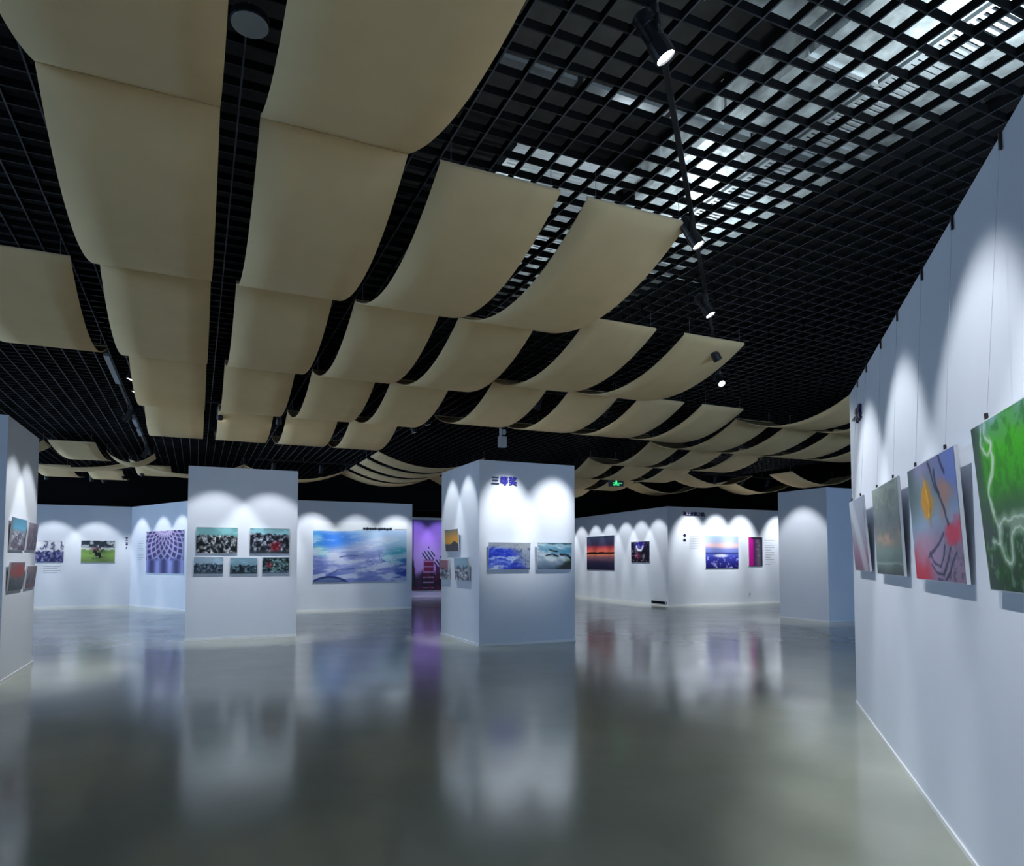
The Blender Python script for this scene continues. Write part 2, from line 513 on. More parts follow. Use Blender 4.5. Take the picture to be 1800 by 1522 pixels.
def track(s, u0, u1, o, label, group=None, rail_z=4.5):
    a, b = s.p(u0, rail_z, o), s.p(u1, rail_z, o)
    e = empty('lighting_track', a, math.atan2((b - a).y, (b - a).x))
    L = (b - a).length
    box('rail', 0, L, -0.018, 0.018, 0, 0.035, M['spot'], e)
    box('end_cap', -0.012, 0, -0.021, 0.021, -0.003, 0.038, M['spot'], e)
    box('end_cap', L, L + 0.012, -0.021, 0.021, -0.003, 0.038, M['spot'], e)
    k = max(2, int(L / 1.2) + 1)
    for i in range(k):
        x = 0.15 + (L - 0.3) * i / (k - 1)
        tube('drop_rod', (x, 0, 0.035), (x, 0, GRID_Z + 0.06 - rail_z), 0.005, M['wire'], e)
    tag(e, label, 'lighting track', group)
def bank(key, us, o, zaim, label, power=1.0, size=50, blend=0.6, zs=4.32, tl=None, du=None, pad=0.5, col=None):
    s = SF[key]
    track(s, min(us) - pad, max(us) + pad, o, tl)
    for i, u in enumerate(us):
        spot_head(s.p(u, zs, o), s.p(u + (du[i] if du else 0), zaim, 0), SPOT_W * power, size, blend, label + (', %s along its track' % ORD[i] if len(us) > 1 else ''), 'spots: ' + label, col=col)
bank('R', [-2.05, -0.59, 1.16, 2.9, 5.2, 6.6, 8.4], 1.52, 1.46, 'black spotlight washing the long wall of abstracts', 1.05, 55, 0.5,
     tl='black lighting track parallel to the long wall of abstracts', du=[2.5, -1.1, 0.15, -0.05, -0.6, -0.5, 0])
bank('P1R', [0.50, 1.86], 1.5, 2.4, 'black track spotlight facing the blue lettering pillar front', 2.2, 38, 1.0, tl='short black track before the blue lettering', du=[0.04, -0.36], pad=0.35)
bank('P1L', [0.68, 1.58], 0.86, 1.9, 'black track spotlight facing the small orange sunset print', 0.7, 46, 0.5, tl='short black track facing the small orange sunset print')
bank('P2', [0.52, 1.56], 1.5, 1.0, 'black track spotlight facing the five-print pillar', 1.0, 56, 0.4, tl='short black track facing the five-print pillar')
bank('L', [0.38, 1.22], 1.4, 1.0, 'black track spotlight facing the pillar with four prints', 1.0, 54, 0.4, tl='short black track facing the pillar with four prints')
bank('B1u', [1.2, 2.57, 3.82], 1.6, 1.0, 'black track spotlight facing the far left corner wall', 1.0, 54, 0.4, tl='black track along the far left corner wall', pad=0.3)
bank('B2', [0.82, 2.4, 3.7], 1.3, 1.2, 'black track spotlight facing the lattice dome print', 0.9, 54, 0.4, tl='black track facing the lattice dome print', pad=0.2)
bank('W3', [0.5, 1.85, 3.24, 4.56], 1.5, 1.6, 'black track spotlight facing the large beach print', 1.35, 52, 0.6, tl='black track facing the large beach print')
bank('W4', [0.7, 1.9], 1.6, 2.0, 'black track spotlight facing the tall purple print', 0.8, 56, 0.6, tl='black track facing the tall purple print', col=(0.66, 0.5, 1.0))
bank('W5', [0.7, 1.89, 3.23, 4.46, 5.74, 6.87, 8.02], 1.4, 1.3, 'black track spotlight facing the red sunset wall', 1.0, 54, 0.4, tl='black track along the red sunset wall')
bank('W6', [0.96, 2.15, 3.3, 5.1], 1.4, 2.0, 'black track spotlight facing the printed title and lavender print', 2.3, 52, 0.8, tl='black track facing the printed title')
bank('W7', [0.85], 1.5, 1.0, 'black track spotlight facing the bare white pillar', 1.2, 58, 0.5, tl='short black track facing the bare pillar')

# ------------------------------------------------------------------ prints
def vnoise(u, v, sx, sy, seed):
    rng = np.random.RandomState(seed)
    nx, ny = int(math.ceil(sx)) + 2, int(math.ceil(sy)) + 2
    g = rng.rand(ny + 1, nx + 1)
    x, y = u * sx, v * sy
    i, j = np.floor(x).astype(int), np.floor(y).astype(int)
    fx, fy = x - i, y - j
    fx, fy = fx * fx * (3 - 2 * fx), fy * fy * (3 - 2 * fy)
    i, j = np.clip(i, 0, nx - 1), np.clip(j, 0, ny - 1)
    return (g[j, i] * (1 - fx) + g[j, i + 1] * fx) * (1 - fy) + (g[j + 1, i] * (1 - fx) + g[j + 1, i + 1] * fx) * fy
def fbm(u, v, sx, sy, seed, o=4):
    t, a, s = 0, 0.5, 0
    for k in range(o):
        t = t + a * vnoise(u, v, sx * 2 ** k, sy * 2 ** k, seed + 31 * k); s += a; a *= 0.55
    return t / s
def mixc(a, b, t):
    t = np.clip(t, 0, 1)[..., None]
    return a * (1 - t) + np.asarray(b, float) * t
def ramp(t, stops):
    t = np.asarray(t)
    xs = [s[0] for s in stops]
    return np.stack([np.interp(t, xs, [s[1][k] for s in stops]) for k in range(3)], -1)
def ss(a, b, x):
    t = np.clip((x - a) / (b - a), 0, 1)
    return t * t * (3 - 2 * t)
def seg_d(u, v, pts):
    d = np.full(u.shape, 9.0)
    for (ax, ay), (bx, by) in zip(pts[:-1], pts[1:]):
        dx, dy = bx - ax, by - ay
        t = np.clip(((u - ax) * dx + (v - ay) * dy) / (dx * dx + dy * dy + 1e-9), 0, 1)
        d = np.minimum(d, np.hypot(u - ax - t * dx, v - ay - t * dy))
    return d
def ell(u, v, cx, cy, rx, ry, soft=0.3):
    return 1 - ss(1 - soft, 1 + soft, np.hypot((u - cx) / rx, (v - cy) / ry))

def art_green(u, v):
    n = fbm(u, v, 9, 6, 3); m = fbm(u, v, 26, 18, 5)
    c = ramp(v + 0.22 * (n - .5), [(0, (.12, .24, .16)), (.22, (.15, .30, .18)), (.40, (.22, .34, .26)), (.5, (.22, .45, .20)), (.62, (.22, .62, .12)), (.82, (.26, .70, .12)), (.93, (.34, .62, .40)), (1, (.50, .66, .68))])
    c = mixc(c, (.26, .33, .34), (1 - ss(.03, .17, u + .06 * (n - .5))) * ss(.25, .7, v) * .95)
    c = mixc(c, (.24, .30, .30), ss(.62, .42, v + .2 * (n - .5)) * ss(.20, .10, u) * .7)
    c = mixc(c, (.12, .40, .10), ss(.5, .66, m) * .45)
    def curve(pts, k=8):
        out = []
        P = [pts[0]] + pts + [pts[-1]]
        for i in range(1, len(P) - 2):
            for q in range(k):
                t = q / k
                out.append(tuple(.5 * (2 * P[i][d] + (P[i + 1][d] - P[i - 1][d]) * t + (2 * P[i - 1][d] - 5 * P[i][d] + 4 * P[i + 1][d] - P[i + 2][d]) * t * t + (3 * P[i][d] - P[i - 1][d] - 3 * P[i + 1][d] + P[i + 2][d]) * t ** 3) for d in (0, 1)))
        return out + [pts[-1]]
    wx, wy = .035 * (fbm(u, v, 22, 16, 8) - .5), .035 * (fbm(u, v, 22, 16, 9) - .5)
    U, V = (u + wx) * 1.5, v + wy
    sc = lambda pts: [(x * 1.5, y) for x, y in pts]
    strands = [[(.12, .98), (.105, .90), (.12, .84), (.155, .80), (.20, .82), (.225, .86)], [(.17, 1.0), (.155, .93), (.185, .89), (.215, .88), (.22, .84)],
               [(.22, .85), (.215, .76), (.18, .69), (.14, .62), (.12, .55), (.13, .50), (.16, .46)], [(.205, .82), (.20, .74), (.16, .67), (.125, .60), (.135, .52)],
               [(.225, .80), (.205, .70), (.165, .64)], [(.14, .52), (.17, .42), (.20, .36), (.19, .28), (.21, .22), (.26, .16), (.30, .18), (.31, .26), (.34, .34), (.42, .36), (.55, .30)],
               [(.20, .38), (.26, .41), (.32, .40), (.40, .42), (.6, .40)], [(.10, .30), (.15, .28), (.19, .27)]]
    for i, pts in enumerate(strands):
        d = seg_d(U, V, sc(curve(pts)))
        big = i in (5, 6)
        c = mixc(c, (.70, .78, .72), (1 - ss(.012, .06 if big else .035, d)) * (.5 if big else .35))
        c = mixc(c, (.80, .87, .82), (1 - ss(.003, .012, d)) * .75)
    return mixc(c, (.60, .70, .64), ss(.58, .68, fbm(u, v, 30, 20, 77)) * ss(.45, .3, v) * ss(.4, .2, np.abs(u - .25)) * .45)
def art_abstract(u, v):
    n = fbm(u, v, 4, 5, 11); m = fbm(u, v, 12, 12, 13)
    wx, wy = .22 * (fbm(u, v, 6, 6, 15) - .5), .22 * (fbm(u, v, 6, 6, 17) - .5)
    U, V = u + wx, v + wy
    c = ramp(v + .3 * (n - .5), [(0, (.58, .46, .58)), (.25, (.60, .54, .66)), (.45, (.58, .68, .80)), (.7, (.50, .58, .62)), (1, (.58, .58, .74))])
    c = mixc(c, (.32, .40, .41), ss(.45, .0, u + .2 * (n - .5)) * ss(.3, .75, v) * .85)
    c = mixc(c, (.42, .52, .84), ss(.5, .9, u + .2 * (n - .5)) * ss(.45, .8, v) * .8)
    c = mixc(c, (.74, .54, .46), ell(U, V, .74, .70, .11, .16, .6) * .85)
    c = mixc(c, (.86, .58, .12), ell(U, V, .40, .66, .13, .18, .3) * (.65 + .5 * m))
    c = mixc(c, (.60, .40, .12), ell(U, V, .46, .60, .05, .16, .5) * .5)
    c = mixc(c, (.96, .80, .28), (1 - ss(.01, .03, seg_d(U, V, [(.36, .82), (.44, .66), (.42, .52)]))) * .7)
    c = mixc(c, (.80, .16, .26), ell(U, V, .10, .06, .26, .18, .6) * .9)
    c = mixc(c, (.88, .22, .36), ell(U, V, .86, .38, .12, .09, .5) * .95)
    c = mixc(c, (.76, .50, .60), ell(U, V, .25, .26, .25, .12, .8) * .6)
    c = mixc(c, (.66, .56, .70), ell(U, V, .62, .14, .3, .16, .6) * .7)
    for pts in ([(.50, 1), (.60, .78), (.74, .56), (.80, .44)], [(.70, .38), (.60, .30), (.40, .22), (.34, .18)], [(.38, .22), (.48, .14), (.58, .12), (.66, .20), (.70, .28)],
                [(.40, .12), (.50, .05), (.62, .05), (.74, .16), (.80, .26)], [(.50, .0), (.64, .0), (.78, .10), (.90, .22)], [(.70, 1.0), (.82, .86)], [(.60, .9), (.66, .7)]):
        c = mixc(c, (.16, .18, .32), (1 - ss(.006, .022, seg_d(u + .3 * wx, v + .3 * wy, pts))) * .8)
    return mixc(c, (.26, .28, .34), ss(.5, .64, fbm(u, v, 22, 22, 5)) * ss(.35, 0, v) * ss(.5, .9, u) * .7)
def art_misty(u, v):
    n = fbm(u, v, 4, 6, 21); m = fbm(u, v, 9, 9, 23)
    c = ramp(v + .12 * (n - .5), [(0, (.26, .32, .32)), (.10, (.36, .44, .42)), (.25, (.44, .54, .52)), (.38, (.52, .52, .48)), (.46, (.46, .48, .46)), (.6, (.40, .45, .46)), (.8, (.46, .52, .51)), (1, (.58, .64, .62))])
    c = mixc(c, (.74, .74, .60), ss(.5, .7, m) * ell(u, v, .5, .80, .5, .12, .7) * .6)
    c = mixc(c, (.30, .35, .36), ss(.5, .66, fbm(u, v, 6, 8, 25)) * ss(.3, .6, v) * .35)
    c = mixc(c, (.82, .62, .50), ss(.46, .62, m) * ell(u, v, .55, .39, .5, .06, .8) * .6)
    return mixc(c, (.66, .72, .70), (1 - ss(.006, .02, abs(v - .12 + .04 * (n - .5)))) * .5)
def art_pink(u, v):
    n = fbm(u, v, 3, 3, 41)
    c = ramp(v + .4 * (n - .5), [(0, (.50, .36, .45)), (.2, (.60, .42, .54)), (.5, (.60, .62, .68)), (1, (.66, .70, .78))])
    return mixc(c, (.86, .89, .92), (1 - ss(.08, .22, seg_d(u, v, [(.1, 1), (.45, .55), (.8, .05)]))) * .6)
def art_crowd(seed, sky, dark, light, hz, red=None, ground=None):
    def f(u, v):
        n = fbm(u, v, 16, 9, seed, 5); m = fbm(u, v, 26, 12, seed + 9, 4)
        h = hz + .20 * (fbm(u, v * 0, 14, 1, seed + 3, 3) - .5)
        c = ramp(v, [(0, tuple(.8 * q for q in sky)), (.8, sky), (.97, sky), (1, tuple(.6 * q for q in sky))])
        c = mixc(c, tuple(min(1, q * 1.25) for q in sky), ss(.5, .7, fbm(u, v, 4, 5, seed + 21)) * .5)
        mid = tuple(.55 * a + .45 * b for a, b in zip(dark, light))
        body = mixc(c * 0 + np.array(dark), mid, ss(.38, .56, n))
        body = mixc(body, light, ss(.54, .66, n) * ss(.35, .6, m + .25 * (.5 - abs(u - .5))))
        body = mixc(body, dark, ss(.54, .68, m) * .8)
        c = mixc(c, 0, np.zeros_like(u)) * (1 - ss(.03, -.03, v - h)[..., None]) + body * ss(.03, -.03, v - h)[..., None]
        if red:
            c = mixc(c, (.55, .10, .16), ell(u + .3 * (n - .5), v + .3 * (m - .5), red[0], red[1], red[2], red[3], .5) * .85)
        if ground:
            c = mixc(c, ground, ss(.16, .05, v + .08 * (n - .5)) * .85)
        return c
    return f
art_a = art_crowd(61, (.48, .70, .72), (.04, .06, .08), (.92, .94, .96), .70)
art_b = art_crowd(67, (.52, .72, .76), (.07, .09, .13), (.84, .87, .94), .78, red=(.66, .25, .12, .22), ground=(.20, .24, .28))
art_c = art_crowd(71, (.58, .68, .76), (.10, .14, .20), (.52, .60, .68), .60, ground=(.28, .34, .38))
art_d = art_crowd(73, (.50, .64, .72), (.07, .12, .16), (.58, .72, .78), .52, ground=(.16, .22, .24))
art_e = art_crowd(79, (.36, .48, .52), (.08, .12, .15), (.60, .78, .78), .95, red=(.28, .55, .09, .18), ground=(.36, .40, .50))
def art_bluewaves(u, v):
    wx, wy = .5 * (fbm(u, v, 4, 3, 91) - .5), .45 * (fbm(u, v, 4, 4, 92) - .5)
    k = fbm(np.clip(u + wx, 0, 1), np.clip(v + wy + .18 * (1 - u) - .1, 0, 1), 3, 9, 93)
    c = ramp(k, [(.25, (.05, .09, .55)), (.42, (.12, .20, .76)), (.55, (.26, .36, .84)), (.66, (.48, .58, .92)), (.8, (.80, .86, .96))])
    t = ss(.50, .92, u + .35 * (v - .45) + .25 * wx)
    c = mixc(c, (.60, .64, .68), t * .9)
    c = mixc(c, (.66, .68, .70), ss(.74, .92, v + .15 * wy + .12 * u) * .92)
    c = mixc(c, (.20, .26, .44), ss(.55, .68, fbm(u, v, 18, 12, 95)) * ss(.45, .65, u) * .55)
    return mixc(c, (.20, .22, .42), ss(.1, .02, v) * ss(.4, .8, u) * .7)
def art_darkrocks(u, v):
    n = fbm(u, v, 5, 4, 101)
    c = ramp(v + .2 * (n - .5), [(0, (.30, .38, .46)), (.15, (.46, .54, .62)), (.4, (.64, .72, .78)), (.6, (.52, .66, .76)), (.8, (.42, .64, .74)), (.93, (.66, .80, .86)), (1, (.28, .40, .44))])
    c = mixc(c, (.90, .93, .94), ss(.48, .64, fbm(u, v + .3 * u, 3, 8, 105)) * ss(.1, .35, v) * .75)
    c = mixc(c, (.30, .58, .70), ell(u + .2 * (n - .5), v, .85, .68, .25, .12, .6) * .8)
    for pts, w in (([(.36, .74), (.46, .70), (.58, .68)], .035), ([(.26, .52), (.36, .56), (.48, .58)], .03), ([(.50, .55), (.58, .48)], .04), ([(.66, .56), (.82, .56), (.92, .50), (1., .40)], .05)):
        c = mixc(c, (.04, .07, .07), (1 - ss(w * .5, w, seg_d(u + .1 * (n - .5), v + .08 * (n - .5), pts))) * .95)
    c = mixc(c, (.10, .13, .09), ss(.34, .62, u - v * 1.1 + .35 * (n - .5)) * ss(.42, .30, v + .1 * (n - .5)) * .95)
    return mixc(c, (.46, .66, .40), ell(u + .2 * (n - .5), v, .88, .34, .1, .05, .5) * .6)
def art_orange(u, v):
    n = fbm(u, v, 3, 3, 111)
    c = ramp(v + .1 * (n - .5), [(0, (.30, .30, .33)), (.3, (.36, .34, .33)), (.36, (.90, .66, .16)), (.6, (.88, .62, .20)), (1, (.48, .47, .45))])
    return mixc(c, (.24, .24, .28), ss(.03, 0, v - .30 - .16 * ss(.3, .75, u) * ss(1.1, .7, u) + .04 * n))
def art_people(seed, top):
    def f(u, v):
        n = fbm(u, v, 9, 9, seed)
        c = ramp(v, [(0, (.52, .54, .60)), (.5, (.60, .62, .68)), (.55, top), (1, top)])
        c = mixc(c, (.22, .24, .30), ss(.52, .62, n) * ss(.75, .5, v) * .9)
        return mixc(c, (.90, .91, .93), ss(.45, .35, n) * ss(.6, .3, v) * .9)
    return f
art_pp1 = art_people(121, (.66, .44, .52))
art_pp2 = art_people(125, (.60, .72, .80))
def art_leftsky(u, v):
    n = fbm(u, v, 8, 8, 131)
    c = ramp(v, [(0, (.42, .38, .44)), (.55, (.58, .58, .66)), (.7, (.42, .72, .86)), (1, (.36, .58, .70))])
    c = mixc(c, (.86, .87, .90), ss(.5, .62, n) * ss(.65, .5, v) * .8)
    return mixc(c, (.20, .20, .28), ss(.55, .66, fbm(u, v, 14, 12, 133)) * ss(.62, .5, v) * .8)
def art_leftred(u, v):
    n = fbm(u, v, 6, 6, 141)
    c = ramp(v + .2 * (n - .5), [(0, (.26, .28, .30)), (.45, (.45, .42, .42)), (.6, (.62, .34, .30)), (1, (.55, .44, .46))])
    c = mixc(c, (.66, .28, .26), ell(u, v, .6, .68, .3, .22, .5) * .8)
    return mixc(c, (.20, .24, .26), ss(.52, .64, fbm(u, v, 12, 10, 145)) * ss(.6, .3, v) * .8)
def art_leftgrey(u, v):
    n = fbm(u, v, 7, 7, 151)
    return mixc(ramp(v + .3 * (n - .5), [(0, (.36, .32, .38)), (.5, (.42, .38, .44)), (1, (.62, .58, .64))]), (.80, .80, .84), ss(.6, .72, n) * .5)
def art_leftmauve(u, v):
    n = fbm(u, v, 6, 6, 161)
    return mixc(ramp(v + .3 * (n - .5), [(0, (.48, .36, .42)), (.4, (.40, .36, .42)), (1, (.55, .50, .52))]), (.66, .52, .50), ss(.55, .7, n) * .5)
art_audience = art_crowd(171, (.90, .91, .95), (.16, .18, .36), (.62, .62, .80), .52)
def art_audience2(u, v):
    c = art_audience(u, v)
    n = fbm(u, v, 14, 8, 173)
    return mixc(c, (.24, .26, .42), ss(.56, .66, n) * ss(.4, .6, v) * .8)
def art_field(u, v):
    n = fbm(u, v, 10, 8, 181)
    c = ramp(v + .12 * (n - .5), [(0, (.42, .52, .34)), (.35, (.52, .66, .34)), (.55, (.45, .58, .34)), (.66, (.86, .88, .86)), (.72, (.22, .26, .30)), (1, (.16, .20, .24))])
    c = mixc(c, (.86, .88, .90), ss(.55, .66, n) * ss(.6, .75, v) * .8)
    k = ell(u + .3 * (n - .5), v + .3 * (n - .5), .5, .45, .2, .28, .3)
    c = mixc(c, (.10, .10, .14), k * ss(.4, .52, fbm(u, v, 18, 12, 183)))
    return mixc(c, (.56, .30, .36), ell(u, v, .42, .62, .14, .06, .5) * .6)
def art_lattice(u, v):
    x, y = (u - .5) * 1.0, 1.12 - v
    rr, aa = np.hypot(x, y), np.arctan2(x, y)
    k1, k2 = aa * 13 + rr * 15, aa * 13 - rr * 15
    g = np.maximum(np.abs(np.sin(k1)), np.abs(np.sin(k2)))
    c = ramp(rr, [(.1, (.78, .70, .84)), (.5, (.66, .62, .80)), (1.1, (.50, .52, .74))])
    c = mixc(c, (.13, .11, .34), ss(.95, .80, g) * ss(.2, .3, rr) * .92)
    c = mixc(c, (.20, .20, .42), (1 - ss(.01, .03, np.abs(np.sin(rr * 20)) * .1)) * ss(.62, .3, rr) * .5)
    low = ramp(.5 + .5 * np.cos(u * 19), [(0, (.16, .17, .38)), (.5, (.36, .38, .62)), (1, (.58, .60, .84))])
    return mixc(c, low, 1) if False else c * (1 - ss(.40, .26, v)[..., None]) + low * ss(.40, .26, v)[..., None]
def art_beach(u, v):
    n = fbm(u, v, 4, 4, 201); w = v - .16 * u
    k = fbm(u, np.clip(w + .3, 0, 1.3) / 1.3, 5, 20, 203)
    top = .845 + .02 * (fbm(u, v * 0, 5, 1, 205) - .5) + .03 * ss(.35, .55, u)
    c = ramp(w + .12 * (n - .5), [(-.16, (.50, .56, .80)), (0, (.48, .54, .80)), (.15, (.56, .62, .86)), (.35, (.70, .74, .92)), (.55, (.74, .80, .94)), (.7, (.70, .82, .95))])
    c = mixc(c, (.34, .40, .70), ss(.5, .2, v) * ss(.45, .1, u) * .55)
    c = mixc(c, (.24, .52, .92), ell(u + .2 * (n - .5), v + .08 * (n - .5), .10, .72, .36, .15, .45) * .95)
    c = mixc(c, (.36, .70, .90), ell(u + .2 * (n - .5), v, .0, .74, .12, .12, .6) * .7)
    c = mixc(c, (.42, .76, .84), ell(u + .3 * (n - .5), v + .2 * (n - .5), .04, .49, .14, .09, .5) * .9)
    c = mixc(c, (.62, .82, .90), ell(u, v, .92, .62, .2, .14, .7) * .7)
    c = mixc(c, (.26, .68, .76), ell(u + .3 * (n - .5), v + .2 * (n - .5), .93, .42, .13, .15, .5) * .9)
    c = mixc(c, (.12, .26, .68), ell(u + .2 * (n - .5), v, 1.02, .20, .12, .22, .6) * .9)
    c = mixc(c, (.90, .93, .98), ss(.52, .66, k) * ss(.9, .6, v) * .65)
    c = mixc(c, (.36, .44, .72), ss(.44, .34, k) * ss(.7, .35, v) * .55)
    c = mixc(c, (.30, .34, .62), ss(.56, .66, fbm(u, v, 40, 26, 209)) * ell(u, v, .70, .30, .16, .16, .8) * .6)
    arch = np.abs(v - .085 + 2.4 * (u - .17) ** 2)
    c = mixc(c, (.08, .14, .38), (1 - ss(.008, .026, arch)) * ss(.38, .34, u) * .9)
    c = mixc(c, (.22, .32, .52), ss(.0, -.03, v - .085 + 2.4 * (u - .17) ** 2) * .7)
    for pts in ([(.17, .12), (.26, .20), (.42, .22)], [(.28, .42), (.36, .44), (.46, .45)]):
        c = mixc(c, (.26, .32, .60), (1 - ss(.004, .018, seg_d(u, v + .03 * (n - .5), pts))) * .7)
    sky = c * 0 + np.array((.93, .95, .97))
    t = ss(-.01, .012, v - top)[..., None]
    c = c * (1 - t) + sky * t
    k = np.zeros_like(u)
    for i in range(26):
        x = .53 + .30 * i / 26 + .004 * math.sin(i * 7.3)
        k = np.maximum(k, ell(u, v, x, .896 + .004 * math.sin(i * 3.1), .012 + .005 * math.sin(i * 5.7) ** 2, .008 + .016 * (.5 + .5 * math.sin(i * 2.3 + 1)) ** 2, .5))
    k = np.maximum(k, ss(.010, .004, np.abs(v - .892)) * ss(.86, .87, u) * .55)
    return mixc(c, (.07, .10, .16), k)
def art_towers(u, v):
    n = fbm(u, v, 5, 9, 221)
    c = ramp(v, [(0, (.70, .62, .86)), (.5, (.80, .74, .95)), (.75, (.74, .62, .94)), (1, (.48, .42, .74))])
    def tower(cx, w, top, col, dome):
        k = (np.abs(u - cx) < w * (1 + .25 * (v < top * .6))) & (v < top)
        t = np.where(k, 1., 0.)
        nonlocal c
        c = mixc(c, col, t * (.75 + .25 * n))
        if dome:
            yy = (v - top) / dome
            rad = w * 1.35 * np.sqrt(np.clip(1 - ((yy - .35) / .65) ** 2, 0, 1)) * (yy > -.2)
            rad = np.where(yy > .75, w * .25 * np.clip((1.6 - yy) / .85, 0, 1), rad)
            kk = (np.abs(u - cx) < rad) & (yy > -.2) & (yy < 1.6)
            st = .5 + .5 * np.sign(np.sin((u - cx) * 60 + v * 90))
            c = np.where(kk[..., None], ramp(st, [(0, (.16, .16, .34)), (1, (.80, .82, .92))]), c)
    tower(.52, .15, .46, (.46, .12, .26), .13)
    tower(.90, .16, .36, (.30, .16, .30), .10)
    c = mixc(c, (.12, .10, .18), ss(.02, 0, np.abs(u - .06) - .22 * np.clip(.47 - v, 0, 1)))
    c = mixc(c, (.12, .10, .16), ss(.30, .16, v + .12 * (n - .5)) * .85)
    c = mixc(c, (.78, .74, .84), (np.abs(np.sin(v * 42)) > .93) * (np.abs(u - .52) < .17) * (v < .44) * .7)
    return mixc(c, (.50, .10, .26), ss(.55, .65, fbm(u, v, 9, 20, 223)) * ss(.4, .2, v) * .6)
def art_sunset(u, v):
    n = fbm(u, v, 4, 8, 231)
    c = ramp(v + .06 * (n - .5), [(0, (.12, .12, .22)), (.2, (.18, .16, .27)), (.38, (.55, .36, .40)), (.46, (.86, .50, .36)), (.56, (.88, .42, .34)), (.66, (.72, .26, .30)), (.74, (.26, .22, .34)), (1, (.22, .28, .38))])
    h = .50 + .05 * fbm(u, v * 0, 6, 1, 233)
    return mixc(c, (.10, .04, .07), (v < h) * (v > .46) * 1.0)
def art_night(u, v):
    n = fbm(u, v, 12, 12, 241)
    c = ramp(v, [(0, (.07, .06, .10)), (1, (.09, .09, .16))])
    c = mixc(c, (.22, .20, .70), ell(u, v, .48, .82, .26, .2, .7) * .9)
    for pts in ([(.30, .78), (.34, .66), (.44, .60), (.52, .60), (.62, .66), (.66, .78)], [(.40, .58), (.56, .57)]):
        c = mixc(c, (.93, .94, .99), 1 - ss(.02, .06, seg_d(u + .08 * (n - .5), v, pts)))
    c = mixc(c, (.60, .18, .34), ell(u + .3 * (n - .5), v + .2 * (n - .5), .36, .30, .14, .16, .6) * .7)
    c = mixc(c, (.80, .82, .86), ell(u + .3 * (n - .5), v + .2 * (n - .5), .68, .28, .08, .10, .5) * .6)
    return mixc(c, (.75, .70, .80), ss(.60, .72, n) * .55)
def art_lavender(u, v):
    n = fbm(u, v, 16, 14, 251)
    c = ramp(v, [(0, (.10, .09, .36)), (.30, (.20, .22, .62)), (.42, (.30, .36, .74)), (.52, (.46, .52, .78)), (.60, (.48, .54, .80)), (.70, (.90, .74, .76)), (.82, (.72, .76, .88)), (1, (.66, .78, .90))])
    c = mixc(c, (.94, .80, .78), ell(u, v, .66, .70, .4, .08, .7) * .6)
    c = mixc(c, (.14, .16, .40), (1 - ss(.01, .025, np.abs(v - .47))) * .8)
    c = mixc(c, (.86, .87, .95), ell(u, v, .46, .39, .2, .05, .5))
    return mixc(c, (.66, .68, .92), ss(.60, .70, n) * ss(.42, .34, v) * .85)
def art_magenta(u, v):
    n = fbm(u, v, 5, 14, 261)
    c = ramp(u + .06 * (n - .5), [(0, (.78, .10, .58)), (.28, (.72, .10, .55)), (.40, (.30, .16, .32)), (.7, (.36, .34, .42)), (.9, (.26, .25, .32)), (1, (.10, .10, .14))])
    c = mixc(c, (.62, .60, .68), ss(.5, .68, n) * ell(u, v, .62, .5, .22, .4, .4) * .6)
    return mixc(c, (.14, .12, .18), ss(.93, .97, v) * ss(.1, .3, u))

def photo(key, u0, u1, z0, z1, fn, label, nx=60, ny=40, o0=0.03, o1=0.05, th=0.018, wires=True, cat='photograph', bright=1.0, group=None):
    """a print on a board hung a little off the wall, leaning out at the top, on two wires from the wall's top edge"""
    s = SF[key]
    e = empty('photo_print', s.p(u0, z0, o0), s.rz)
    w, h = u1 - u0, z1 - z0
    tilt = math.atan2(o1 - o0, h)
    e.rotation_euler = (tilt, 0, s.rz)
    # local x along the wall, local -y out of the wall, z up
    H = h / math.cos(tilt)
    bo = box('board', 0, w, 0, th, 0, H, M['board'], e)
    uu, vv = np.meshgrid(np.linspace(0, 1, nx + 1), np.linspace(0, 1, ny + 1))
    rgb = np.clip(fn(uu, vv), 0, 1) * bright
    lin = np.where(rgb <= 0.04045, rgb / 12.92, ((rgb + 0.055) / 1.055) ** 2.4)
    bd = 0.006
    vs = np.stack([bd + uu * (w - 2 * bd), np.full_like(uu, -0.002), bd + vv * (H - 2 * bd)], -1).reshape(-1, 3)
    idx = np.arange((nx + 1) * (ny + 1)).reshape(ny + 1, nx + 1)
    fs = np.stack([idx[:-1, :-1], idx[:-1, 1:], idx[1:, 1:], idx[1:, :-1]], -1).reshape(-1, 4)
    me = bpy.data.meshes.new('print')
    me.from_pydata(vs.tolist(), [], fs.tolist())
    at = me.color_attributes.new('ink', 'FLOAT_COLOR', 'POINT')
    at.data.foreach_set('color', np.concatenate([lin, np.ones_like(lin[..., :1])], -1).astype(np.float32).ravel())
    me.update()
    link('print', me, e, M['print'])
    if wires:
        ct, st = math.cos(tilt), math.sin(tilt)
        inv = Matrix.Rotation(-tilt, 3, 'X')
        for x in (w * 0.18, w * 0.82):
            a = Vector((x, th * 0.5, H))
            b = inv @ Vector((x, o0 - 0.012, WALL_H - 0.06 - z0))
            wi = tube('hanging_wire', a, b, 0.0011, M['hang'], e, 4)
            box('hook', a.x - 0.008, a.x + 0.008, a.y - 0.006, a.y + 0.006, H, H + 0.03, M['spot'], bo)
            mesh('wall_clip', [b + inv @ Vector(q) for q in boxv(-0.007, 0.007, -0.004, 0.008, -0.02, 0.055)], BOXF, wi, M['spot'])
    tag(e, label, cat, group)
    return e
T = 0.05
photo('R', 4.99, 6.14, 1.464, 2.215, art_green, 'green abstract print with a white smoke-like river line', 150, 110, 0.045, 0.105)
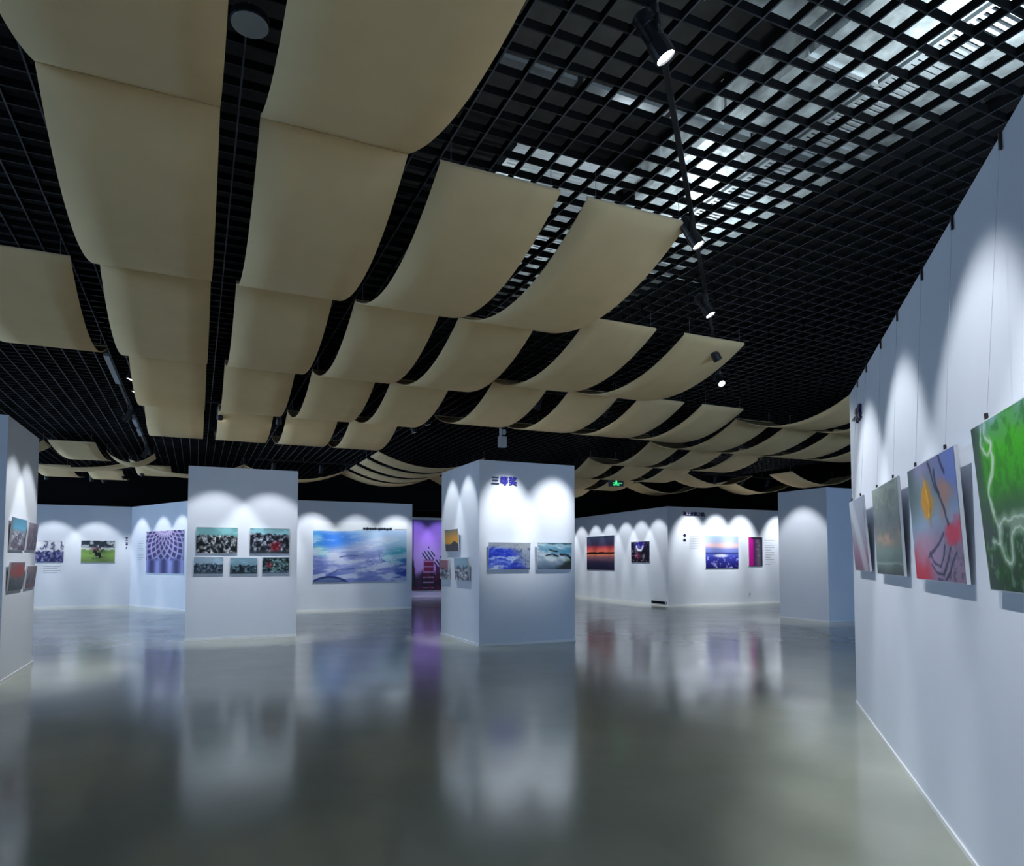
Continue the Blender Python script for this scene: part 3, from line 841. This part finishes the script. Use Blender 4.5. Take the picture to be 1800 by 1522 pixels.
photo('R', 3.467, 4.615, 1.476, 2.20, art_abstract, 'lilac abstract print with orange and crimson patches', 120, 100, 0.045, 0.085)
photo('R', 1.925, 3.06, 1.483, 2.216, art_misty, 'misty grey-green abstract print with a pale orange band', 80, 90, 0.045, 0.075)
photo('R', 0.55, 1.50, 1.495, 2.216, art_pink, 'pale pink and grey abstract print beside the wall end', 50, 80, 0.045, 0.095)
photo('P2', 0.16, 0.94, 1.74, 2.27, art_a, 'upper print of white-robed crowd under a teal sky', 80, 56, 0.03, 0.06, wires=False)
photo('P2', 1.17, 1.96, 1.74, 2.27, art_b, 'upper print of dancers with one figure in red', 80, 56, 0.03, 0.06, wires=False)
photo('P2', 0.13, 0.68, 1.325, 1.67, art_c, 'small lower print of dark figures near the five-print pillar edge', 56, 40, 0.03, 0.05, wires=False)
photo('P2', 0.80, 1.33, 1.32, 1.66, art_d, 'small middle print of a blue-grey tree line between two prints', 56, 40, 0.03, 0.05, wires=False)
photo('P2', 1.42, 1.96, 1.325, 1.67, art_e, 'small lower print of teal figures with a red patch', 56, 40, 0.03, 0.05, wires=False)
photo('P1R', 0.16, 1.04, 1.425, 1.945, art_bluewaves, 'vivid blue wavy landscape print on the lettered pillar', 90, 60, 0.04, 0.07, wires=False)
photo('P1R', 1.19, 1.95, 1.42, 1.95, art_darkrocks, 'print of dark rocks in pale teal water', 80, 60, 0.04, 0.07, wires=False)
photo('P1L', 0.40, 1.20, 1.785, 2.24, art_orange, 'small orange sunset print with white border', 40, 50, 0.04, 0.07, wires=False)
photo('P1L', 0.05, 0.62, 1.20, 1.61, art_pp1, 'small pinkish street print left under the orange sunset print', 30, 44, 0.04, 0.07, wires=False)
photo('P1L', 0.98, 1.78, 1.20, 1.66, art_pp2, 'small pale blue street print nearest the pillar corner', 34, 50, 0.04, 0.07, wires=False)
photo('L', 0.22, 1.05, 1.74, 2.18, art_leftsky, 'upper print with bright cyan sky over white rocks', 36, 60, 0.02, 0.05, wires=False)
photo('L', 1.18, 1.84, 1.75, 2.16, art_leftgrey, 'upper grey-mauve print at the pillar edge beside the cyan sky print', 30, 60, 0.02, 0.05, wires=False)
photo('L', 0.17, 1.02, 1.19, 1.58, art_leftred, 'lower print with a red shape over dark ground', 36, 56, 0.02, 0.05, wires=False)
photo('L', 1.18, 1.84, 1.19, 1.52, art_leftmauve, 'lower dull mauve print at the pillar edge', 30, 46, 0.02, 0.05, wires=False)
photo('B1u', 1.9, 2.88, 1.54, 2.27, art_audience2, 'print of an audience in blue and white in the far corner', 64, 48, 0.022, 0.022, wires=False)
photo('B1u', 3.38, 4.41, 1.52, 2.29, art_field, 'print of dark figures on a green field', 76, 52, 0.022, 0.022, wires=False)
photo('B2', 1.24, 3.89, 1.17, 2.59, art_lattice, 'large purple print of a latticed dome interior', 110, 110, 0.022, 0.022, wires=False)
photo('W3', 1.87, 4.92, 0.90, 2.84, art_beach, 'very large beach print in pale blue and turquoise', 190, 130, 0.022, 0.022, wires=False)
photo('W4', 0.55, 2.1, 0.27, 3.40, art_towers, 'tall purple-lit print of onion-domed towers', 60, 150, 0.022, 0.022, wires=False)
photo('W5', 2.43, 4.85, 1.20, 2.62, art_sunset, 'dark print of a red sunset over water', 64, 74, 0.022, 0.022, wires=False)
photo('W5', 6.15, 7.46, 1.52, 2.31, art_night, 'dark night print with a glowing blue and white ring', 44, 48, 0.022, 0.022, wires=False)
photo('W6', 1.64, 3.17, 1.31, 2.49, art_lavender, 'print of a lavender field under a pink dusk', 76, 72, 0.022, 0.022, wires=False)
photo('W6', 3.66, 4.34, 1.39, 2.475, art_magenta, 'narrow magenta and grey print', 34, 66, 0.022, 0.022, wires=False)

# ------------------------------------------------------------------ lettering
def text_mesh(body, size, bold=0.02, ext=0.01):
    cu = bpy.data.curves.new('lettering', 'FONT')
    cu.body = body
    cu.size = size
    cu.extrude = ext
    cu.offset = bold * size
    cu.resolution_u = 3
    t = bpy.data.objects.new('tmp_text', cu)
    COL.objects.link(t)
    dg = bpy.context.evaluated_depsgraph_get()
    dg.update()
    me = bpy.data.meshes.new_from_object(t.evaluated_get(dg))
    bpy.data.objects.remove(t)
    return me
def lettering(key, chars, mats, u, z, size, step, label, ext=0.012, bold=0.02, vertical=False):
    s = SF[key]
    e = empty('wall_lettering', s.p(u, z, 0.0), s.rz)
    for i, ch in enumerate(chars):
        me = text_mesh(ch, size, bold, ext)
        me.materials.clear()
        o = link('character', me, e, M[mats[i % len(mats)]])
        o.rotation_euler = (math.pi / 2, 0, 0)
        o.location = ((0 if vertical else i * step), -ext, (-i * step if vertical else 0))
    tag(e, label, 'lettering')
lettering('P1R', '三等奖', ['navy', 'blue', 'blue'], 0.235, 3.06, 0.17, 0.185, 'raised blue lettering high on the pillar with the blue print')
lettering('R', '一等奖', ['navy', 'navy', 'navy'], 0.36, 3.07, 0.17, 0.20, 'raised navy lettering high on the wall of abstracts')
lettering('W6', '海上丝绸之路', ['navy'], 0.66, 3.20, 0.16, 0.163, 'dark title lettering above the lavender print wall')
# small unreadable column of dark characters and grey caption lines beside the lattice print
def caption(key, u, z, marks, label, m='navy'):
    s = SF[key]
    e = empty('caption_text', s.p(u, z, 0.0), s.rz)
    for (x, y, w, h) in marks:
        box('text_mark', x, x + w, -0.005, -0.001, y, y + h, M[m], e)
    tag(e, label, 'caption')
caption('B1u', 4.72, 2.0, [(0, 0.28, .07, .03), (0.02, 0.33, .03, .08), (-.01, .38, .09, .025), (0.0, .16, .08, .03), (0.03, .12, .03, .1), (0, .22, .07, .02), (0.01, .0, .05, .03), (.02, .04, .03, .05)], 'vertical column of dark characters in the far left corner')
caption('B2', 0.55, 1.62, [(0.0, 0.08 * i, 0.42 if i % 3 else 0.3, 0.012) for i in range(9)], 'faint grey caption block beside the lattice print', 'grey')
caption('W6', 0.66, 2.30, [(0, 0.17, .14, .035), (0.03, .13, .08, .12), (0, 0, .14, .035), (.03, -.03, .08, .1)], 'two small dark characters beside the lavender print')
caption('W6', 0.95, 2.02, [(0.0, 0.06 * i, 0.52 if i % 4 else 0.38, 0.012) for i in range(8)], 'faint grey caption lines under the title lettering', 'grey')
caption('W6', 4.48, 1.45, [(0.0, 0.09 * i, 0.46 if i % 3 else 0.3, 0.012) for i in range(11)], 'faint grey caption block right of the magenta print', 'grey')
caption('B1u', 2.3, 1.18, [(0.0, 0.07 * i, 0.5 if i % 2 else 0.4, 0.014) for i in range(4)], 'faint grey caption lines under the audience print', 'grey')

# ------------------------------------------------------------------ small fittings
def vent(key, u0, u1, z0, z1, label):
    s = SF[key]
    e = empty('floor_vent', s.p(u0, z0, 0.0), s.rz)
    w, h = u1 - u0, z1 - z0
    box('frame', 0, w, -0.02, 0, 0, 0.012, M['spot'], e)
    box('frame', 0, w, -0.02, 0, h - 0.012, h, M['spot'], e)
    for i in range(12):
        x = w * i / 11.0
        box('louvre', x - 0.006, x + 0.006, -0.018, 0, 0.012, h - 0.012, M['spot'], e)
    box('backing', 0.0, w, -0.004, 0, 0.012, h - 0.012, M['black'], e)
    tag(e, label, 'vent')
vent('W5', 7.55, 8.5, 0.055, 0.15, 'black slotted vent at the foot of the red sunset wall')
s = SF['W6']
e = empty('wall_socket', s.p(3.65, 0.30, 0), s.rz)
box('plate', 0, 0.10, -0.01, 0, 0, 0.12, M['white'], e)
box('outlet', 0.025, 0.075, -0.013, -0.01, 0.02, 0.055, M['grey'], e)
box('outlet', 0.025, 0.075, -0.013, -0.01, 0.068, 0.10, M['grey'], e)
tag(e, 'small white wall socket low under the magenta print', 'socket')

# emergency exit sign hung from the grid
p = Vector((3.28, 21.8, 0))
e = empty('exit_sign', (p.x, p.y, 3.93), TH * 0.3)
box('housing', -0.24, 0.24, -0.02, 0.02, 0, 0.22, M['spot'], e)
man = [(-0.02, 0.14, 0.05, 0.045), (-0.03, 0.075, 0.06, 0.06), (-0.09, 0.03, 0.07, 0.04), (0.02, 0.03, 0.08, 0.035), (-0.10, 0.10, 0.06, 0.025), (0.03, 0.09, 0.07, 0.025), (0.10, 0.09, 0.09, 0.02)]
for (x, y, w, h) in man:
    box('running_figure', x, x + w, -0.026, -0.02, y, y + h, M['exit_green'], e)
for x in (-0.18, 0.18):
    tube('drop_rod', (x, 0, 0.22), (x, 0, GRID_Z - 3.93 + 0.05), 0.006, M['wire'], e)
tag(e, 'green illuminated exit sign hung below the far sails', 'exit sign')

# round ceiling disc in the gap of the sails
e = empty('ceiling_disc', (-1.45, 3.70, 4.56))
v, f = lathe([(0.09, 0.05), (0.102, 0.045), (0.104, 0.006), (0.101, 0.0)], 32)
mesh('rim', v, f, e, M['spot'])
v, f = lathe([(0.098, -0.006), (0.098, 0.004)], 32)
mesh('diffuser', v, f, e, M['disc'])
tag(e, 'round pale disc lamp, unlit, in the gap between two wide sails', 'ceiling lamp')

# grey adapter box on the track over the lettered pillar
s = SF['P1R']
e = empty('junction_box', s.p(0.36, 3.72, 0.25), s.rz)
box('housing', -0.07, 0.07, -0.05, 0.05, 0, 0.2, M['grey'], e)
box('bracket', -0.05, -0.02, -0.03, 0.03, 0.2, 0.36, M['grey'], e)
v, f = lathe([(0.03, 0.24), (0.045, 0.27), (0.045, 0.31), (0.03, 0.34)], 12)
mesh('knob', [(x + 0.03, y, z) for x, y, z in v], f, e, M['grey'])
tube('drop_rod', (-0.035, 0, 0.36), (-0.035, 0, GRID_Z - 3.72 + 0.03), 0.006, M['wire'], e)
tag(e, 'grey metal box hung above the blue lettering pillar', 'ceiling fitting')

# left lighting track with grey adapters
sl = Surf((-5.55, 9.3), (-10.3, 19.7))
track(sl, 0, sl.L, 0, 'long lighting track beside the big array over the dark grid')
for i, (u, L) in enumerate(((0.3, 1.7), (5.2, 0.8), (6.3, 0.9), (9.4, 0.8))):
    e = empty('track_adapter', sl.p(u, 4.455, 0), sl.rz)
    box('casing', 0, L, -0.035, 0.035, 0, 0.042, M['grey'], e)
    box('clip', 0.05, 0.10, -0.02, 0.02, 0.042, 0.045, M['spot'], e)
    tag(e, 'grey power adapter under the long track beside the big array, %s from the lone sail' % ORD[i], 'track adapter', 'adapters on the long left track')
for i, u in enumerate((3.9, 8.9)):
    spot_head(sl.p(u, 4.30, 0), sl.p(u + 0.4, 1.2, -2.2), SPOT_W * 0.25, 44, 0.6, 'black track spotlight on the long track beside the big array, %s from the lone sail' % ORD[i], 'spots on the long left track')

# ------------------------------------------------------------------ services above the open grid
def duct(r0, r1, c0, c1, z0, z1, label, m='foil', cat='duct'):
    e = empty('air_duct', W(r0, c0, z0), TH)
    w, L, h = r1 - r0, c1 - c0, z1 - z0
    box('casing', 0, w, 0, L, 0, h, M[m], e)
    along_c = L > w
    k = int((L if along_c else w) / 0.9)
    for i in range(1, k + 1):
        if along_c:
            box('flange', -0.02, w + 0.02, i * 0.9 - 0.015, i * 0.9 + 0.015, -0.02, h + 0.02, M['tray'], e)
        else:
            box('flange', i * 0.9 - 0.015, i * 0.9 + 0.015, -0.02, L + 0.02, -0.02, h + 0.02, M['tray'], e)
    tag(e, label, cat)
def ladder(r0, r1, c0, c1, z, label, along='c', step=0.055, w=0.028):
    e = empty('cable_ladder', W(r0, c0, z), TH)
    a, b = r1 - r0, c1 - c0
    if along == 'c':
        box('side_rail', 0, 0.03, 0, b, 0, 0.07, M['tray'], e); box('side_rail', a - 0.03, a, 0, b, 0, 0.07, M['tray'], e)
        k = int(b / step)
        for i in range(k):
            box('rung', 0.03, a - 0.03, i * step, i * step + w, 0.01, 0.03, M['tray'], e)
    else:
        box('side_rail', 0, a, 0, 0.03, 0, 0.07, M['tray'], e); box('side_rail', 0, a, b - 0.03, b, 0, 0.07, M['tray'], e)
        k = int(a / step)
        for i in range(k):
            box('rung', i * step, i * step + w, 0.03, b - 0.03, 0.01, 0.03, M['tray'], e)
    tag(e, label, 'cable ladder')
duct(4.05, 4.75, 0.9, 9.6, 5.33, 5.7, 'crumpled foil duct running above the grid towards the track')
duct(5.3, 5.75, 2.6, 9.0, 5.40, 5.65, 'narrow foil duct above the grid near the right wall')
duct(1.2, 4.0, 2.75, 3.5, 5.35, 5.65, 'short foil cross duct above the grid', 'foil')
ladder(2.45, 3.95, 0.7, 2.65, 5.40, 'wide galvanised cable ladder above the grid')
ladder(2.6, 3.95, 5.6, 8.6, 5.40, 'galvanised cable ladder above the grid beside the sails')
ladder(4.82, 5.25, 1.2, 8.8, 5.35, 'narrow cable ladder above the grid beside the foil duct')
def conduit(r0, r1, c, z, label):
    e = empty('cable_tray', W(r0, c, z), TH)
    box('tray', 0, r1 - r0, -0.035, 0.035, 0, 0.03, M['tray'], e)
    for i in range(int((r1 - r0) / 0.8)):
        box('saddle', 0.3 + 0.8 * i, 0.34 + 0.8 * i, -0.045, 0.045, -0.006, 0.036, M['spot'], e)
    tag(e, label, 'cable tray')
conduit(1.3, 4.9, 4.18, 5.0, 'thin bright cable tray crossing above the grid')
conduit(2.6, 5.6, 6.75, 5.0, 'thin cable tray crossing above the grid by the wide-gap sails')
# invented uplights, added on top of the grid to brighten the ducts from below
for (r, c, pw, lab) in ((3.3, 4.9, 32.0, 'added fill uplight on the grid between the two cable ladders'), (5.05, 5.9, 36.0, 'added fill uplight on the grid between the two long foil ducts'),
                        (2.1, 2.1, 36.0, 'added fill uplight on the grid beside the wide cable ladder'), (4.9, 2.8, 42.0, 'added fill uplight on the grid at the near end of the ducts'), (3.4, 7.6, 20.0, 'added fill uplight on the grid beside the farther ladder')):
    e = empty('added_uplight', W(r, c, GRID_Z + 0.08), TH)
    v, f = lathe([(0.05, 0.0), (0.085, 0.03), (0.09, 0.07)], 16, cap=False)
    v2, f2 = lathe([(0.05, 0.0), (0.05, 0.002)], 16)
    mesh('bowl', v + v2, f + [tuple(i + len(v) for i in q) for q in f2], e, M['spot'])
    v, f = lathe([(0.03, 0.01), (0.03, 0.03), (0.015, 0.04)], 12)
    mesh('bulb', v, f, e, M['lens'])
    ld = bpy.data.lights.new('lamp', 'SPOT')
    ld.energy = pw; ld.color = (0.85, 0.95, 1.0); ld.spot_size = math.radians(165); ld.spot_blend = 0.4; ld.shadow_soft_size = 0.03
    lo = bpy.data.objects.new('lamp', ld); COL.objects.link(lo); lo.parent = e
    lo.location = (0, 0, 0.085); lo.rotation_euler = (math.pi, 0, 0)
    tag(e, lab, 'uplight')
